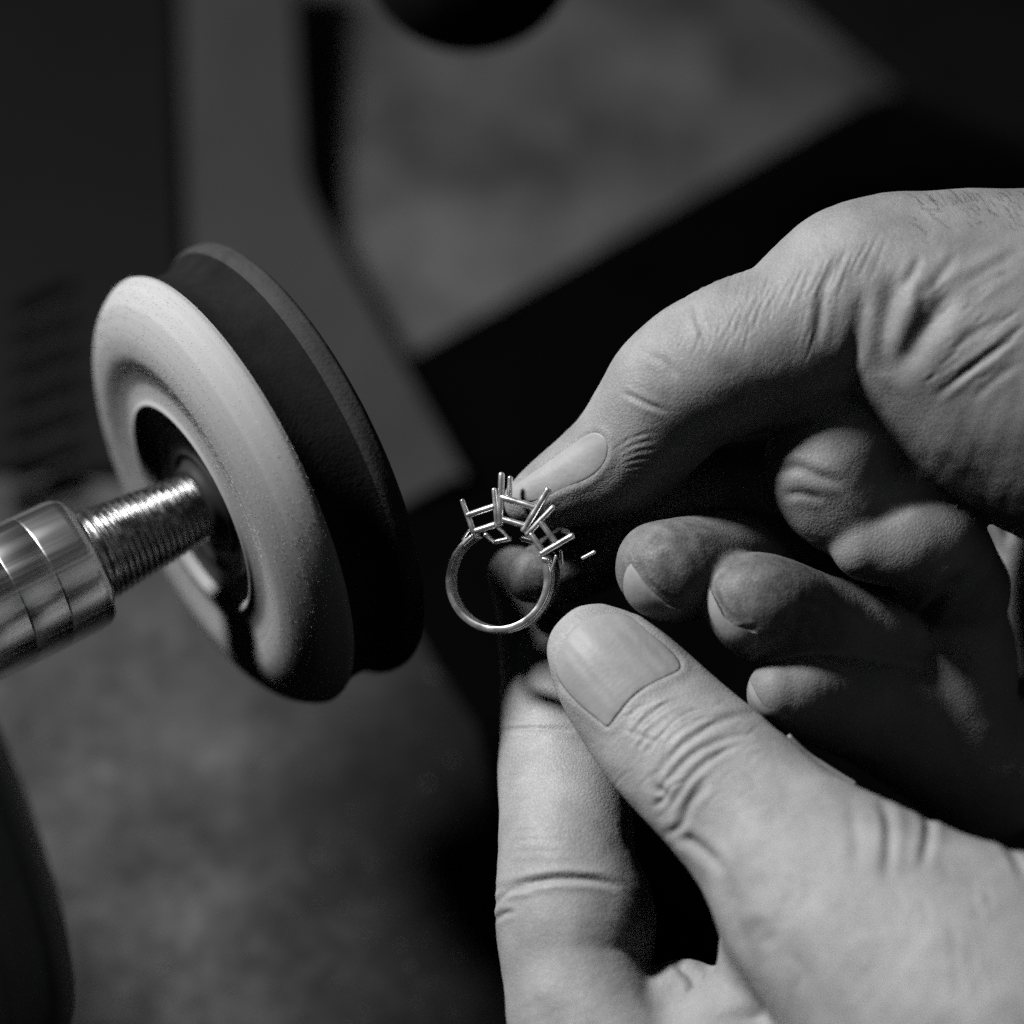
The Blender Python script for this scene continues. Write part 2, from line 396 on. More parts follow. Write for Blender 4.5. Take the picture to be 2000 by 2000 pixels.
# loose fibres standing off the felt
def nap(n, pts, lmin, lmax):
    P = smooth_prof(pts, 8); seglen = np.r_[0, np.cumsum(np.linalg.norm(np.diff(P, axis=0), axis=1) * P[:-1, 0])]
    u_ = rng.uniform(0, seglen[-1], n); r = np.interp(u_, seglen, P[:, 0]) * K; sx = np.interp(u_, seglen, P[:, 1]) * K
    d = np.gradient(P, axis=0); nr = np.interp(u_, seglen, -d[:, 1]); ns = np.interp(u_, seglen, d[:, 0])
    nn = np.hypot(nr, ns); sg = np.sign(np.mean(nr * 0 + 1)); nr, ns = nr / nn, ns / nn
    a, uu, vv = frame_of(AX); th = rng.uniform(0, 2 * np.pi, n)
    rad = np.cos(th)[:, None] * uu + np.sin(th)[:, None] * vv; tan = -np.sin(th)[:, None] * uu + np.cos(th)[:, None] * vv
    base = WC + a * sx[:, None] + rad * r[:, None]
    out = rad * nr[:, None] + a * ns[:, None]
    out *= np.where((rad * 0 + 1)[:, :1] > 0, 1, 1)
    flip = np.where(((out * (base - (WC - a * 9 * K))).sum(1)) < 0, -1, 1)[:, None]; out = out * flip
    dr = out * rng.uniform(.12, .4, n)[:, None] + tan * rng.uniform(.7, 1.3, n)[:, None] + rng.normal(0, .15, (n, 3))
    dr /= np.linalg.norm(dr, axis=1, keepdims=True); L = rng.uniform(lmin, lmax, n)[:, None] * S
    side = np.cross(dr, out); side /= np.linalg.norm(side, axis=1, keepdims=True); up_ = np.cross(side, dr)
    w_ = .35
    tip = base + dr * L + out * L * .15 
    V = np.stack([base + side * w_, base - side * w_ * .5 + up_ * w_ * .8, base - side * w_ * .5 - up_ * w_ * .8, tip], 1).reshape(-1, 3)
    i = np.arange(n) * 4
    F = np.concatenate([np.stack([i, i + 1, i + 3], 1), np.stack([i + 1, i + 2, i + 3], 1), np.stack([i + 2, i, i + 3], 1)])
    return V, F
V, F = nap(7000, [(21, 1.5), (23.5, 1.1), (26, 1.5), (29, 2.25), (32, 2.2), (35, 1.3), (38, -.5), (40, -2.7), (41.1, -4.9), (40.8, -6.2)], .3, .8)
o = link_mesh('felt_nap', V, F, M_felt, wheel, origin=world(WC)); o['kind'] = 'stuff'
V, F = nap(1500, [(40.6, -15.8), (40.8, -16.6), (41.4, -17.6), (41.5, -18.8), (41, -20.2)], .3, .7)
o = link_mesh('rear_nap', V, F, M_felt_rear, wheel); o['kind'] = 'stuff'

# ------------------------------------------------------------------ hands: implicit surfaces meshed with surface nets
def catmull(P, n=7):
    P = np.array(P, float)
    if len(P) < 3: return P
    E = np.vstack([2 * P[0] - P[1], P, 2 * P[-1] - P[-2]]); out = []
    for i in range(1, len(E) - 2):
        for t in np.linspace(0, 1, n, endpoint=False):
            out.append(.5 * ((2*E[i]) + (-E[i-1]+E[i+1])*t + (2*E[i-1]-5*E[i]+4*E[i+1]-E[i+2])*t*t + (-E[i-1]+3*E[i]-3*E[i+1]+E[i+2])*t**3))
    out.append(P[-1]); return np.array(out)
class Chain:
    def __init__(self, pts, k=18, flat=1.0, fdir=(0, 0, 1)):
        q = []
        for (px, py, z, r) in pts:
            p = at(px, py, z); q.append((p[0], p[1], p[2], r * (D - z) / D))
        self.q = catmull(q); self.k = k; self.flat = flat
        self.fdir = np.array(fdir, float) / np.linalg.norm(fdir)
        R = self.q[:, 3].max(); self.lo = self.q[:, :3].min(0) - R; self.hi = self.q[:, :3].max(0) + R
    def dist(self, P):
        q = self.q; best = np.full(len(P), 1e9)
        for i in range(len(q) - 1):
            a, b = q[i, :3], q[i+1, :3]; ba = b - a
            pa = P - a
            h = np.clip(pa @ ba / (ba @ ba), 0, 1)
            d = pa - h[:, None] * ba
            if self.flat != 1.0:
                c = d @ self.fdir
                dd = np.sqrt(np.maximum((d * d).sum(1) + c * c * (1 / self.flat**2 - 1), 1e-9))
                r = q[i, 3] + (q[i+1, 3] - q[i, 3]) * h
                ds = (dd - r) * np.where(dd > 1e-6, np.sqrt((d * d).sum(1)) / dd, 1)
            else:
                r = q[i, 3] + (q[i+1, 3] - q[i, 3]) * h
                ds = np.sqrt((d * d).sum(1)) - r
            best = np.minimum(best, ds)
        return best
def smin(a, b, k):
    h = np.maximum(k - np.abs(a - b), 0) / k
    return np.minimum(a, b) - h * h * k * .25
class Hand:
    def __init__(self, chains): self.ch = chains
    def sdf(self, P, ids=False):
        n = len(P); tot = np.full(n, 1e9); who = np.zeros(n, int); bd = np.full(n, 1e9)
        for ci, c in enumerate(self.ch):
            bb = np.sqrt((np.maximum(np.maximum(c.lo - P, P - c.hi), 0) ** 2).sum(1))
            m = bb < 70
            d = bb + 25
            if m.any(): d[m] = c.dist(P[m])
            w_ = d < bd; who[w_] = ci; bd[w_] = d[w_]
            tot = smin(tot, d, c.k) if ci else d
        return (tot, who) if ids else tot
    def mesh(self, lo, hi, h):
        lo = np.array(lo, float); nx = [int(math.ceil((b - a) / h)) + 1 for a, b in zip(lo, hi)]
        ax = [lo[i] + h * np.arange(nx[i]) for i in range(3)]
        G = np.stack(np.meshgrid(*ax, indexing='ij'), -1).reshape(-1, 3)
        Vv = self.sdf(G).reshape(nx)
        Vv[0] = Vv[-1] = 50; Vv[:, 0] = Vv[:, -1] = 50; Vv[:, :, 0] = Vv[:, :, -1] = 50
        ins = Vv < 0
        c8 = [(i, j, k) for i in (0, 1) for j in (0, 1) for k in (0, 1)]
        def sl(A, o): return A[o[0]:A.shape[0]-1+o[0], o[1]:A.shape[1]-1+o[1], o[2]:A.shape[2]-1+o[2]]
        cnt = sum(sl(ins, o).astype(int) for o in c8); act = (cnt > 0) & (cnt < 8)
        idx = np.full(act.shape, -1); cells = np.argwhere(act); idx[act] = np.arange(len(cells))
        acc = np.zeros((len(cells), 3)); num = np.zeros(len(cells))
        for o in c8:
            for a in range(3):
                if o[a]: continue
                o2 = list(o); o2[a] = 1
                va = sl(Vv, o)[act]; vb = sl(Vv, o2)[act]; cr = (va < 0) != (vb < 0)
                t = np.where(cr, va / np.where(va == vb, 1, va - vb), 0)
                p = np.tile(np.array(o, float), (len(cells), 1)); p[:, a] = t
                acc += np.where(cr[:, None], p, 0); num += cr
        Vt = lo + (cells + acc / num[:, None]) * h
        Q = []
        for a in range(3):
            b, c = (a + 1) % 3, (a + 2) % 3
            s0 = [slice(None)] * 3; s1 = [slice(None)] * 3
            s0[a] = slice(0, -1); s1[a] = slice(1, None)
            for s in (s0, s1): s[b] = slice(1, -1); s[c] = slice(1, -1)
            A = ins[tuple(s0)]; B = ins[tuple(s1)]; E = np.argwhere(A != B)
            fl = A[tuple(E.T)]
            E[:, b] += 1; E[:, c] += 1
            def cell(db, dc):
                e = E.copy(); e[:, b] += db; e[:, c] += dc; return idx[tuple(e.T)]
            q = np.stack([cell(-1, -1), cell(0, -1), cell(0, 0), cell(-1, 0)], 1)
            q[~fl] = q[~fl][:, ::-1]; Q.append(q)
        return Vt, np.vstack(Q)
def subdivide(V, Q):
    n = len(V); E = np.stack([Q, np.roll(Q, -1, 1)], -1).reshape(-1, 2); E.sort(1)
    U, inv = np.unique(E[:, 0].astype(np.int64) * n + E[:, 1], return_inverse=True)
    a, b = U // n, U % n
    mid = (V[a] + V[b]) / 2; fc = V[Q].mean(1)
    e = inv.reshape(-1, 4) + n; f = np.arange(len(Q)) + n + len(U)
    nq = np.concatenate([np.stack([Q[:, i], e[:, i], f, e[:, (i - 1) % 4]], 1) for i in range(4)])
    return np.vstack([V, mid, fc]), nq
def normals(V, Q):
    fn = np.cross(V[Q[:, 2]] - V[Q[:, 0]], V[Q[:, 3]] - V[Q[:, 1]])
    vn = np.zeros_like(V)
    for i in range(4):
        for a in range(3): vn[:, a] += np.bincount(Q[:, i], fn[:, a], len(V))
    return vn / np.maximum(np.linalg.norm(vn, axis=1, keepdims=True), 1e-9)
def relax(V, Q, n):
    """even out the surface: each pass moves a vertex half-way to the mean of its neighbours, then back a little"""
    a = np.concatenate([Q[:, i] for i in range(4)]); b = np.concatenate([Q[:, (i + 1) % 4] for i in range(4)])
    cnt = np.maximum(np.bincount(a, minlength=len(V)), 1)[:, None]
    for k in range(n):
        for lam in (.55, -.45):
            m = np.stack([np.bincount(a, V[b, i], len(V)) for i in range(3)], 1) / cnt
            V = V + lam * (m - V)
    return V
def to_px(P):
    k = D / (D - P[:, 2]); return np.stack([P[:, 0] * k + 1000, -P[:, 1] * k + 1000], 1)
def seg_dist(X, poly):
    """distance to a polyline, parameter along it and side"""
    poly = np.array(poly, float); L = np.r_[0, np.cumsum(np.linalg.norm(np.diff(poly, axis=0), axis=1))]
    bd = np.full(len(X), 1e9); bt = np.zeros(len(X)); bs = np.zeros(len(X))
    for i in range(len(poly) - 1):
        a, b = poly[i], poly[i+1]; ba = b - a; pa = X - a
        h = np.clip(pa @ ba / (ba @ ba), 0, 1); d = pa - h[:, None] * ba; dd = np.sqrt((d * d).sum(1))
        m = dd < bd; bd[m] = dd[m]; bt[m] = (L[i] + h[m] * (L[i+1] - L[i])) / L[-1]
        bs[m] = np.sign(ba[0] * pa[m, 1] - ba[1] * pa[m, 0])
    return bd, bt, bs
def in_poly(X, poly):
    poly = np.array(poly); c = np.zeros(len(X), bool); j = len(poly) - 1
    for i in range(len(poly)):
        xi, yi = poly[i]; xj, yj = poly[j]
        m = ((yi > X[:, 1]) != (yj > X[:, 1])) & (X[:, 0] < (xj - xi) * (X[:, 1] - yi) / (yj - yi + 1e-12) + xi)
        c ^= m; j = i
    return c
def spline2(pts, n=6):
    return catmull(np.array(pts, float), n)
class VNoise:
    def __init__(self, seed): self.t = np.random.default_rng(seed).random((32, 32, 32))
    def __call__(self, P, scale):
        X = P / scale + 100; i = np.floor(X).astype(int); f = X - i; f = f * f * (3 - 2 * f); r = 0
        for a in (0, 1):
            for b in (0, 1):
                for c in (0, 1):
                    wgt = (f[:, 0] if a else 1-f[:, 0]) * (f[:, 1] if b else 1-f[:, 1]) * (f[:, 2] if c else 1-f[:, 2])
                    r = r + wgt * self.t[(i[:, 0]+a) % 32, (i[:, 1]+b) % 32, (i[:, 2]+c) % 32]
        return r * 2 - 1
vn = VNoise(5)
def build_hand(name, hand, lo, hi, creases, nails, parent, grime_shade, mat, h=13.0):
    V, Q = hand.mesh(lo, hi, h)
    for it in range(3):
        if it: V, Q = subdivide(V, Q)
        if it < 2:
            for rep in range(2):
                n_ = normals(V, Q); d, who = hand.sdf(V)[..., None], None
                d = d[:, 0]; lim = np.abs(d) < 12
                inside = np.all((V > np.array(lo) + 1.6 * h) & (V < np.array(hi) - 1.6 * h), axis=1)
                V = V - n_ * np.where(lim & inside, d, 0)[:, None] * .9
        V = relax(V, Q, (3, 8, 3)[it])
    d, who = hand.sdf(V, ids=True)
    n_ = normals(V, Q); X = to_px(V); disp = np.zeros(len(V))
    disp += 2.4 * vn(V, 75) + .7 * vn(V + 900, 30) + .15 * vn(V + 333, 12)
    face = np.clip((n_[:, 2] + .25) / .3, 0, 1)
    for (ids, pts, A, wd, ridge) in creases:
        P = spline2(pts); m = np.isin(who, ids) & (face > 0)
        lo2 = P.min(0) - 4 * wd; hi2 = P.max(0) + 4 * wd
        m &= np.all((X > lo2) & (X < hi2), axis=1)
        if not m.any(): continue
        bd, bt, bs = seg_dist(X[m], P)
        tp = np.clip(np.sin(np.pi * np.clip(bt, 0, 1)) * 1.3, 0, 1)
        e = -A * np.exp(-(bd / wd) ** 2) + A * ridge * np.exp(-((bd - 1.9 * wd) / (1.1 * wd)) ** 2)
        disp[m] += e * tp * face[m]
    for (ids, pts, free, hgt) in [q[:4] for q in nails]:
        P = spline2(pts + pts[:1], 5); m = np.isin(who, ids) & (face > 0)
        m &= np.all((X > P.min(0) - 50) & (X < P.max(0) + 50), axis=1)
        bd, bt, bs = seg_dist(X[m], P); ip = in_poly(X[m], P)
        sd = np.where(ip, -bd, bd)
        fr = np.zeros(m.sum())
        for (t0, t1) in free: fr = np.maximum(fr, np.clip(1 - np.maximum(np.maximum(t0 - bt, bt - t1), 0) / .03, 0, 1))
        e = np.where(ip, -2.0 * np.clip(bd / 6, 0, 1), 0) + 1.8 * np.exp(-((sd - 9) / 9) ** 2) * (1 - fr)
        e += -.4 * np.exp(-(sd / 3.0) ** 2)
        disp[m] += e * face[m]
    V = V + n_ * disp[:, None]
    Wv = world(V); o0 = np.array(parent['o0'])
    me = bpy.data.meshes.new(name); nq = len(Q)
    me.vertices.add(len(V)); me.vertices.foreach_set('co', (Wv - o0).astype(np.float32).ravel())
    me.loops.add(nq * 4); me.loops.foreach_set('vertex_index', Q.astype(np.int32).ravel())
    me.polygons.add(nq); me.polygons.foreach_set('loop_start', np.arange(nq, dtype=np.int32) * 4)
    me.polygons.foreach_set('use_smooth', np.ones(nq, bool))
    me.update(calc_edges=True); me.validate()
    a = me.attributes.new('grime_shade', 'FLOAT', 'POINT')
    a.data.foreach_set('value', grime_shade(V, X, who).astype(np.float32))
    me.materials.append(mat)
    o = bpy.data.objects.new('skin', me); COL.objects.link(o); o.parent = parent; o['o0'] = o0.tolist()
    for q in nails: make_nail(hand, q[1], q[2], q[3], parent, q[4] if len(q) > 4 else None)
    return o
def trace(hand, XY, z0=700):
    z = np.full(len(XY), float(z0)); bz = z.copy(); bd = np.full(len(XY), 1e9)
    for _ in range(70):
        k = (D - z) / D; P = np.stack([(XY[:, 0]-1000)*k, -(XY[:, 1]-1000)*k, z], 1)
        d = hand.sdf(P); m = d < bd; bd[m] = d[m]; bz[m] = z[m]
        z = z - np.where(d > .3, np.maximum(d * .8, .3), 0)
        if (d < .3).all(): break
        z = np.maximum(z, -700)
    k = (D - bz) / D; P = np.stack([(XY[:, 0]-1000)*k, -(XY[:, 1]-1000)*k, bz], 1)
    for _ in range(3):
        n = grad(hand, P); P = P - n * hand.sdf(P)[:, None]
    return P, grad(hand, P)
def grad(hand, P, e=2.0):
    g_ = np.stack([hand.sdf(P + np.eye(3)[i] * e) - hand.sdf(P - np.eye(3)[i] * e) for i in range(3)], 1)
    return g_ / np.maximum(np.linalg.norm(g_, axis=1, keepdims=True), 1e-9)
def make_nail(hand, pts, free, hgt, parent, ridge=None):
    P = spline2(pts + pts[:1], 9)[:-1]; n = len(P); c = P.mean(0)
    ts = np.r_[np.linspace(0, .9, 25), .96, 1.0, 1.015]
    XY = np.vstack([c + (P - c) * t for t in ts])
    T = np.repeat(ts, n)
    S3, n3 = trace(hand, XY)
    hh = np.where(T < .97, hgt * (1 - .75 * T ** 4), np.where(T > 1.0, -4, 0.12 * hgt))
    if ridge is not None: hh = hh + np.where(T < .95, .45 * np.sin((XY @ np.array(ridge)) / 5.5 + 1.3 * np.sin((XY @ np.array(ridge)) / 17)), 0)
    Vv = S3 + n3 * hh[:, None]
    F = []
    for i in range(len(ts) - 1):
        for j in range(n):
            k = (j + 1) % n; F.append((i*n+j, (i+1)*n+j, (i+1)*n+k, i*n+k))
    return link_mesh('fingernail', Vv, F, M_nail, parent)

def r3(*a): return [(950 + .5435 * x, 350 + .5435 * y) for x, y in a]
def r4(*a): return [(950 + .5435 * x, 1150 + .5435 * y) for x, y in a]
def z2(*a): return [(900 + .4141 * x, 900 + .4141 * y) for x, y in a]
def r7(*a): return [(1560 + .2277 * x, 350 + .2277 * y) for x, y in a]
def r8(*a): return [(1450 + .3106 * x, 820 + .3106 * y) for x, y in a]

# ---- the hand reaching in from the right, thumb on top
TH, IN, MI, RI, PI_, PA, PB, PC, PD = range(9)
handA = Hand([
    Chain([(1030, 978, -95, 48), (1075, 962, -92, 68), (1140, 935, -88, 92), (1215, 890, -72, 112), (1275, 820, -45, 126), (1335, 752, -15, 140), (1440, 695, 15, 150), (1560, 655, 20, 160), (1690, 590, 0, 198), (1830, 630, -20, 258), (2000, 690, -40, 322), (2300, 760, -40, 400)], k=1),
    Chain([(1045, 1125, -165, 55), (1110, 1105, -190, 72), (1250, 1030, -215, 86), (1400, 960, -190, 92), (1560, 930, -150, 90)], k=12),
    Chain([(1288, 1104, 25, 86), (1318, 1114, 18, 103), (1390, 1100, -65, 101), (1470, 1076, -150, 98), (1560, 1050, -215, 105)], k=12),
    Chain([(1462, 1170, 60, 88), (1492, 1186, 48, 106), (1570, 1214, -40, 104), (1660, 1240, -125, 108), (1780, 1215, -210, 110)], k=18),
    Chain([(1526, 1353, 75, 66), (1580, 1360, 35, 88), (1690, 1382, -110, 112), (1800, 1425, -220, 130), (1920, 1490, -300, 150)], k=12),
    Chain([(1650, 790, -60, 136), (1634, 872, -30, 134), (1628, 925, -22, 129), (1676, 975, -38, 118), (1760, 930, -90, 120), (1850, 850, -140, 110)], k=20),
    Chain([(1700, 1058, 5, 80), (1780, 1066, 0, 92), (1830, 1082, -50, 106), (1862, 1150, -160, 110)], k=16),
    Chain([(1620, 1130, -250, 110), (1760, 1150, -230, 120), (1850, 1250, -215, 125), (1870, 1400, -230, 120)], k=25),
    Chain([(1925, 1010, -560, 110), (1985, 1080, -570, 130), (2080, 1180, -560, 170), (2300, 1100, -430, 330)], k=25),
])
cA = []
def add(lst, ids, pts, A, wd, ridge=.35): lst.append((ids, pts, A, wd, ridge))
add(cA, [TH], r7((450, 560), (230, 900), (180, 1200), (130, 1480)), 4, 10)
add(cA, [TH], r7((575, 900), (540, 1150), (510, 1380), (480, 1620)), 7, 17, .3)
add(cA, [TH], r7((880, 780), (790, 1050), (720, 1350), (720, 1700)), 11, 24, .3)
add(cA, [TH], r7((1320, 880), (1180, 1130), (1030, 1350), (900, 1550), (740, 1720)), 13, 26, .3)
add(cA, [TH], r7((1100, 880), (1060, 1000), (1080, 1150)), 3, 12)
add(cA, [TH], r7((1360, 940), (1600, 800), (1760, 700), (1932, 590)), 4, 12)
add(cA, [TH], r7((1050, 640), (980, 800), (890, 940)), 3, 9)
add(cA, [TH], r7((1380, 620), (1200, 850), (1090, 1010)), 3, 10)
add(cA, [TH], r7((1430, 1050), (1600, 900), (1932, 720)), 2.5, 10)
add(cA, [TH], r7((1250, 1540), (1480, 1340), (1750, 1200), (1932, 1080)), 2.5, 10)
add(cA, [TH], r7((1150, 1880), (1450, 1640), (1750, 1420), (1932, 1250)), 3.5, 8, .8)
add(cA, [TH], r7((1500, 1900), (1700, 1700), (1932, 1550)), 2, 9)
for i in range(26):
    x, y = rng.uniform(1050, 1850), rng.uniform(1000, 1850); l = rng.uniform(60, 190)
    add(cA, [TH], r7((x, y), (x + .5 * l, y - .36 * l), (x + l, y - .8 * l)), rng.uniform(.5, 1.3), 4, .5)
for i in range(15):
    x0 = 860 + 38 * i; y0 = 500 - 17 * i
    add(cA, [TH], r3((x0 + 60, y0 - 90 + rng.uniform(-30, 30)), (x0 + 20 + rng.uniform(-8, 8), y0), (x0 - 20, y0 + 90 + rng.uniform(-20, 40))), rng.uniform(.7, 1.4), rng.uniform(3.0, 4.2))
for i in range(60):
    x, y = rng.uniform(640, 1350), rng.uniform(250, 560); l = rng.uniform(50, 130)
    add(cA, [TH], r3((x, y), (x - .12 * l + rng.uniform(-5, 5), y + .5 * l), (x - .3 * l, y + l)), rng.uniform(.4, .9), 3.0, .4)
add(cA, [TH], r3((745, 430), (760, 510), (800, 610)), 3, 7)
add(cA, [TH], r3((480, 760), (560, 800), (650, 840)), 3.2, 6)
add(cA, [TH], r3((560, 620), (640, 660), (690, 720)), 2, 8)
for i in range(7):
    add(cA, [TH], r3((450 + 8 * i, 980 + 16 * i), (520 + 12 * i, 930 + 24 * i), (610 + 8 * i, 905 + 32 * i)), .8, 3.5)
add(cA, [PA], r8((170, 330), (330, 300), (460, 345), (640, 420)), 5, 11)
add(cA, [PA], r8((240, 470), (380, 470), (520, 510)), 3, 9)
add(cA, [PB, PC], r8((1450, 950), (1250, 1120), (1060, 1320)), 14, 14)
add(cA, [PD], r8((1440, 520), (1540, 700), (1640, 900)), 8, 10)
add(cA, [PD], r8((1560, 470), (1640, 640), (1720, 800)), 6, 8)
add(cA, [RI], r8((100, 1310), (0, 1320), (-40, 1340)), 4, 6)
# line between pad and nail on the curled tips
add(cA, [MI], z2((815, 410), (850, 520), (920, 605), (1000, 665), (1070, 700)), 3.5, 6, .4)
add(cA, [RI], z2((1185, 560), (1215, 660), (1270, 735), (1300, 765)), 3.5, 6, .4)
nA = [
    ([TH], r3((92, 1106), (200, 1030), (290, 965), (378, 912), (425, 930), (436, 975), (415, 1030), (360, 1078), (270, 1115), (190, 1152), (100, 1158)), [(0.88, 1.0), (0.0, .02)], 2.5, (.47, .88)),
    ([MI], z2((800, 480), (838, 530), (900, 612), (985, 680), (1040, 705), (1030, 745), (960, 765), (870, 735), (800, 690), (770, 620), (772, 540)), [(0.0, 0.45)], 5),
    ([RI], z2((1172, 590), (1210, 680), (1270, 760), (1330, 800), (1400, 815), (1395, 880), (1330, 905), (1250, 850), (1190, 760), (1158, 680), (1155, 620)), [(0.0, 0.45)], 5),
    ([PI_], r8((48, 1640), (62, 1700), (110, 1790), (190, 1850), (300, 1868), (260, 1900), (150, 1870), (70, 1790), (38, 1700)), [(0.0, .5)], 3),
]
def grime_shadeA(V, X, who):
    gr = np.zeros(len(V))  # fingertip dirt; on the forefinger the dark tone also stands in for shade
    for ids, c, r in ((MI, (1330, 1110), 140), (RI, (1500, 1180), 150), (IN, (1050, 1120), 150), (PI_, (1560, 1370), 110)):
        m = who == ids; gr[m] = (.25 if ids == PI_ else 1) * np.clip(1.35 - np.linalg.norm(X[m] - np.array(c), axis=1) / r, 0, .8)
    return gr
tA = thing('hand', 'upper hand reaching in from the right, bent thumb over three curled dirty fingertips', 'hand', at(2000, 800, -60))
build_hand('upper_hand', handA, (-60, -720, -860), (1500, 760, 430), cA, nA, tA, grime_shadeA, M_skin_dirty)

# a few hairs on the back of the wrist
HX = np.stack([rng.uniform(1790, 2010, 46), 380 + rng.exponential(36, 46)], 1); HX[:, 1] += (2000 - HX[:, 0]) * .06
HP, HN = trace(handA, HX); parts = []
for p_, n_ in zip(HP, HN):
    d1 = n_ * rng.uniform(.35, .8) + np.array([-.8, .35, .1]) + rng.normal(0, .25, 3); l = rng.uniform(14, 34)
    q1 = p_ + d1 * l * .5; q2 = q1 + (d1 + np.array([-.2, -.35, 0])) * l * .5
    parts += [bar(p_ - n_ * 2, q1, .55, .45, 5), bar(q1, q2, .45, .25, 5)]
V, F = merge(parts); o = link_mesh('wrist_hair', V, F, M_hair, tA); o['kind'] = 'stuff'

# ---- the hand coming up from below, thumb nail to the camera
T2, I2, M2, W2 = range(4)
handB = Hand([
    Chain([(1160, 1268, 20, 94), (1195, 1305, 32, 118), (1240, 1360, 52, 134), (1300, 1430, 85, 146), (1360, 1490, 125, 152), (1440, 1565, 180, 160), (1530, 1655, 245, 178), (1625, 1755, 310, 225), (1780, 1885, 400, 285), (2000, 2060, 500, 380), (2250, 2250, 580, 440)], k=1, flat=.8, fdir=(-0.2, .5, .84)),
    Chain([(1005, 1120, -330, 52), (1030, 1190, -305, 62), (1058, 1290, -255, 82), (1071, 1400, -190, 95), (1088, 1500, -120, 115), (1105, 1600, -45, 130), (1108, 1700, 25, 137), (1125, 1800, 50, 157), (1125, 1900, 90, 143), (1180, 2080, 150, 170), (1350, 2300, 250, 220)], k=14),
    Chain([(1335, 1985, 95, 110), (1270, 2040, 120, 130), (1220, 2150, 150, 150), (1350, 2300, 220, 170)], k=14),
    Chain([(1560, 1830, 190, 150), (1500, 1960, 190, 120), (1420, 2080, 220, 130), (1600, 2250, 300, 260)], k=50),
])
cB = []
for pts, A, wd in (
    (((600, 715), (655, 610), (760, 520), (880, 462), (985, 455)), 6, 8),
    (((590, 770), (650, 690), (735, 600), (850, 545), (980, 515)), 5, 7),
    (((610, 830), (680, 760), (740, 670), (840, 590), (960, 550)), 5, 7),
    (((630, 890), (700, 850), (730, 770), (800, 680)), 9, 9),
    (((600, 700), (640, 745), (600, 790)), 8, 8),
    (((655, 905), (720, 900), (800, 960), (860, 1030)), 9, 12),
    (((870, 1010), (880, 1130), (910, 1250), (960, 1360)), 12, 16),
    (((1000, 1180), (980, 1230), (1040, 1290)), 7, 22),
    (((1405, 750), (1445, 830), (1445, 950), (1430, 1050)), 9, 11),
    (((1545, 770), (1590, 840), (1580, 930), (1560, 1020)), 9, 10),
    (((1790, 830), (1860, 900), (1920, 1000), (1932, 1060)), 8, 10),
    (((1300, 740), (1330, 900), (1320, 1050)), 4, 14),
    (((1150, 1000), (1170, 1200), (1250, 1350)), 3, 24),
    (((480, 500), (600, 545), (640, 560)), 2, 5),
):
    add(cB, [T2, W2], r4(*pts), A * .72, wd)
for i in range(9):
    o_ = i * 16
    add(cB, [T2], r4((500 + 12*i + rng.uniform(-10, 10), 560 + 14*i), (560 + 14*i, 480 + 8*i), (640 + 18*i, 420 + 6*i + rng.uniform(-8, 8)), (720 + 20*i, 395 + 8*i)), rng.uniform(1.2, 2.4), rng.uniform(3.2, 5))
for i in range(22):
    x, y = rng.uniform(950, 1850), rng.uniform(980, 1520); l = rng.uniform(60, 150)
    add(cB, [T2, W2], r4((x, y), (x + .25*l + rng.uniform(-10, 10), y + .5*l), (x + .2 * l, y + l)), rng.uniform(1.0, 2.5), rng.uniform(5, 9))
for i in range(34):
    x, y = rng.uniform(470, 1020), rng.uniform(400, 760); l = rng.uniform(50, 120)
    add(cB, [T2], r4((x - .35 * l, y + .4 * l), (x, y + rng.uniform(-6, 6)), (x + .5 * l, y - .28 * l)), rng.uniform(.5, 1.1), 3.2, .5)
for i in range(40):
    x, y = rng.uniform(900, 1900), rng.uniform(620, 1500); l = rng.uniform(40, 120); a_ = rng.uniform(-.3, .8)
    add(cB, [T2, W2], r4((x, y), (x + .5 * l * math.cos(a_) + rng.uniform(-6, 6), y + .5 * l * math.sin(a_)), (x + l * math.cos(a_), y + l * math.sin(a_))), rng.uniform(.4, .9), 3.5, .4)
add(cB, [I2], r4((40, 510), (160, 500), (240, 505), (320, 512)), 5, 6)
add(cB, [I2], r4((60, 480), (180, 475), (260, 480)), 2.5, 5)
add(cB, [I2], r4((20, 1090), (120, 1062), (260, 1040), (400, 1048), (490, 1075)), 7, 8)
add(cB, [I2], r4((20, 1150), (80, 1090), (180, 1075)), 4, 6)
add(cB, [I2], r4((25, 1200), (60, 1170), (110, 1160)), 4, 6)
for i in range(3, 12):
    y = 560 + i * 38 + rng.uniform(-8, 8)
    add(cB, [I2], r4((60, y + 12), (180, y), (290, y + 8)), rng.uniform(.3, .8), 5)
add(cB, [M2], r4((660, 1330), (740, 1400), (730, 1480)), 7, 10)
add(cB, [M2], r4((480, 1400), (500, 1480), (490, 1560)), 5, 10)
nB = [
    ([T2], z2((455, 940), (490, 840), (570, 762), (690, 722), (800, 735), (900, 812), (985, 890), (1030, 945), (1030, 985), (950, 1025), (860, 1072), (790, 1130), (730, 1205), (690, 1252), (640, 1215), (560, 1150), (490, 1075), (450, 1005)), [(0.0, .27), (.93, 1.0)], 3.0, (.75, -.66)),
]
tB = thing('hand', 'lower hand with its thumbnail to the viewer, thumb and straight forefinger pinching under the ring', 'hand', at(1900, 1950, 300))
def tip_toneB(V, X, who):
    gr = np.zeros(len(V)); m = who == I2  # forefinger darker towards its tip
    gr[m] = np.clip((1300 - X[m, 1]) / 250, 0, .5); return gr
build_hand('lower_hand', handB, (-120, -1350, -430), (1350, -30, 850), cB, nB, tB, tip_toneB, M_skin)

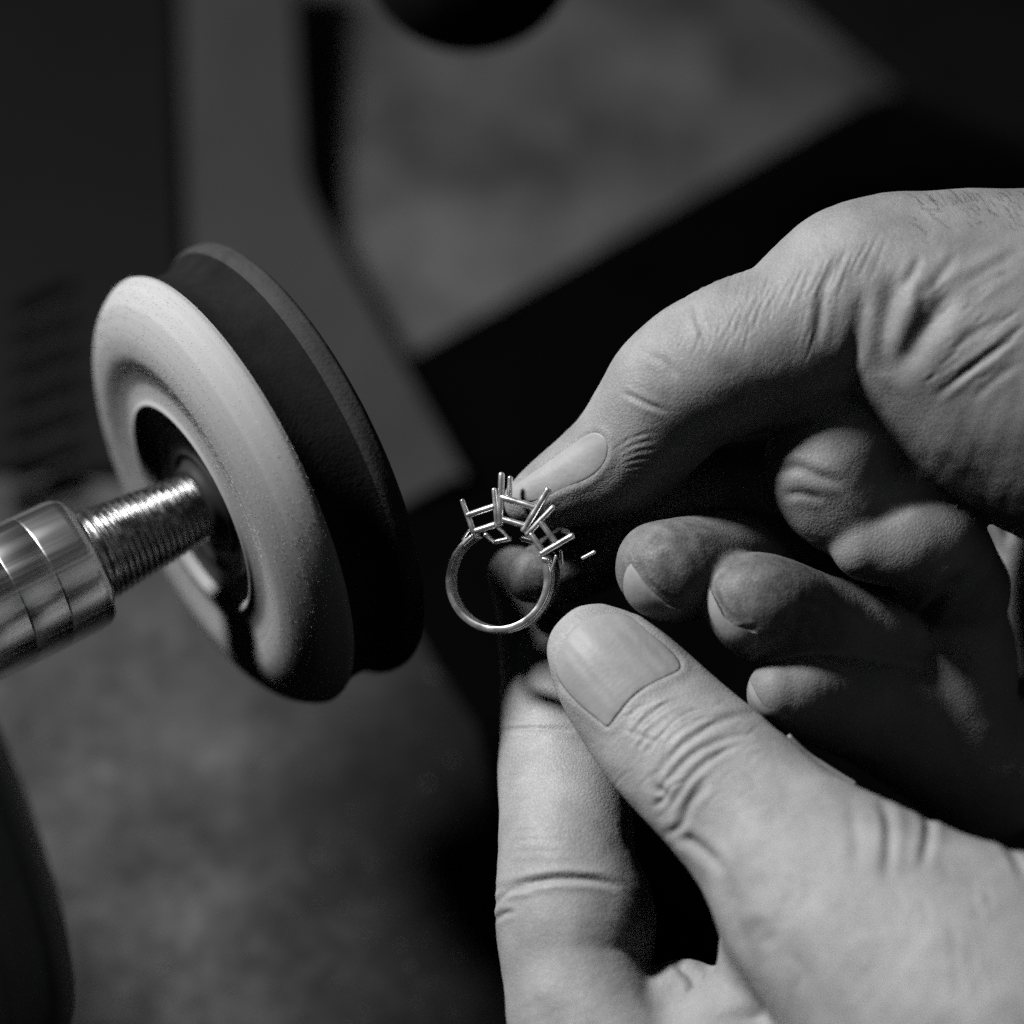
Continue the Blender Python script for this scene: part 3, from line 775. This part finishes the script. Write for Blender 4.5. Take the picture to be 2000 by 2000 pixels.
# thin strip showing behind the lower thumb
C_ = catmull([at(1540, 1436, 140), at(1578, 1476, 140), at(1622, 1507, 140), at(1670, 1536, 140)], 8); V = []; F = []
for i, c in enumerate(C_):
    t_ = C_[min(i + 1, len(C_) - 1)] - C_[max(i - 1, 0)]; t_ /= np.linalg.norm(t_); sd = np.cross(t_, [0, 0, 1]); f = i / (len(C_) - 1)
    hw = 4 + 5 * min(1, f * 2); hd = 14
    for a in np.linspace(0, 2 * np.pi, 12, endpoint=False): V.append(c + sd * math.cos(a) * hw + np.cross(sd, t_) * math.sin(a) * hd)
for i in range(len(C_) - 1):
    for k in range(12): F.append((i*12+k, i*12+(k+1) % 12, (i+1)*12+(k+1) % 12, (i+1)*12+k))
F += [tuple(range(12))[::-1], tuple(range((len(C_)-1)*12, len(C_)*12))]; V = np.array(V)
o = link_mesh('thin_strip', V, F, M_nail)
tag(o, 'thin pale strip showing along the far edge of the lower thumb', 'strip')

# ------------------------------------------------------------------ the ring
RN = np.array([-0.34, 0.03, 0.94]); RN /= np.linalg.norm(RN)
RC = at(969.6, 1131, 0)
E1 = np.array([RN[2], 0, -RN[0]]); E1 /= np.linalg.norm(E1); E2 = np.cross(RN, E1)
def rz(x, y, back=0.0):
    """a point of the ring's front plane (zoomed drawing coordinates), moved BACK along the ring's axis"""
    px, py = 850 + x / 5.52, 900 + y / 5.52
    q = on_plane(px, py, RN, float(RN @ RC)); return q - RN * back
ring = thing('metal_ring', 'polished metal ring with three empty pronged stone settings, held between the two hands', 'ring', RC)
seg = 120; V = []; F = []
prof_n = 20
for i in range(seg + 1):
    th = math.radians(118 + (360 + 30 - 118) * i / seg)
    f = i / seg
    wdt = 36 + 30 * max(0, (f - .45) / .55) ** 1.2 + 10 * max(0, (.35 - f) / .35)
    thk = 9.5 + 4 * math.exp(-((f - .5) / .2) ** 2) + 7 * max(0, (f - .55) / .45)
    taper = 1.0
    for j in range(prof_n):
        t = 2 * math.pi * j / prof_n
        # rounded-rectangle section: rad = across, dep = along the axis
        cx = math.copysign(abs(math.cos(t)) ** .2, math.cos(t)); cy = math.copysign(abs(math.sin(t)) ** .2, math.sin(t))
        rad = 92 + thk / 2 + cx * thk / 2
        dep = wdt / 2 - cy * wdt / 2
        V.append(RC + E1 * math.cos(th) * rad * 1.05 + E2 * math.sin(th) * rad - RN * dep)
for i in range(seg):
    for j in range(prof_n):
        k = (j + 1) % prof_n; F.append((i*prof_n+j, i*prof_n+k, (i+1)*prof_n+k, (i+1)*prof_n+j))
F.append(tuple(range(prof_n))[::-1]); F.append(tuple(range(seg*prof_n, (seg+1)*prof_n)))
link_mesh('band', np.array(V), F, M_ring, ring)
# two fine raised lines along the outside of the band
for dd in (7, 17):
    pts = []
    for i in range(61):
        f = .28 + .70 * i / 60; th = math.radians(118 + 272 * f)
        thk = 9.5 + 4 * math.exp(-((f - .5) / .2) ** 2) + 7 * max(0, (f - .55) / .45)
        rad = 92 + thk + .3
        pts.append(RC + E1 * math.cos(th) * rad * 1.05 + E2 * math.sin(th) * rad - RN * dd)
    V, F = merge([bar(pts[i], pts[i+1], 1.5, 1.5, 8) for i in range(60)]); link_mesh('edge_bead', V, F, M_ring, ring)
def prong(a, b, r0, r1, ba=0, bb=0):
    V, F = bar(rz(*a, ba), rz(*b, bb), r0 * 1.36 / 5.52, r1 * 1.26 / 5.52, 14); link_mesh('prong', V, F, M_ring, ring)
def rail(a, b, r, ba=0, bb=0):
    V, F = bar(rz(*a, ba), rz(*b, bb), r * 1.36 / 5.52, r * 1.36 / 5.52, 12); link_mesh('gallery_rail', V, F, M_ring, ring)
prong((420, 775), (290, 425), 25, 22); prong((672, 715), (635, 305), 24, 22); prong((702, 685), (715, 140), 27, 28)
prong((955, 755), (1222, 305), 30, 33); prong((990, 800), (1275, 500), 26, 26); prong((1142, 1005), (1485, 805), 26, 28)
rail((345, 590), (640, 490), 27); rail((432, 760), (648, 688), 27); rail((705, 390), (1085, 505), 28); rail((735, 632), (970, 700), 25)
rail((1130, 650), (1305, 885), 25); rail((1032, 790), (1168, 985), 25)
# rear baskets
prong((742, 420), (752, 170), 22, 24, 30, 30); prong((1500, 1047), (1640, 975), 13, 16, 46, 46)
rail((565, 872), (735, 832), 22, 40, 40); rail((500, 790), (560, 868), 20, 20, 40)
rail((860, 830), (1000, 868), 24, 40, 40); rail((1200, 840), (1240, 900), 26, 30, 30); rail((1295, 740), (1360, 765), 22, 44, 44)
rail((960, 700), (1010, 830), 18, 0, 40); rail((648, 688), (735, 832), 18, 0, 40)
# shoulders joining band and baskets
def shoulder(a, b, r, ba=0, bb=0):
    V, F = bar(rz(*a, ba), rz(*b, bb), r / 5.52, r / 5.52, 12); link_mesh('shoulder', V, F, M_ring, ring)
shoulder((395, 815), (300, 905), 28); shoulder((325, 740), (245, 852), 14, 24, 24); shoulder((1160, 1055), (1215, 1070), 26); shoulder((1325, 965), (1335, 1120), 22, 16, 16); shoulder((1300, 1020), (1250, 1190), 14, 2, 2)
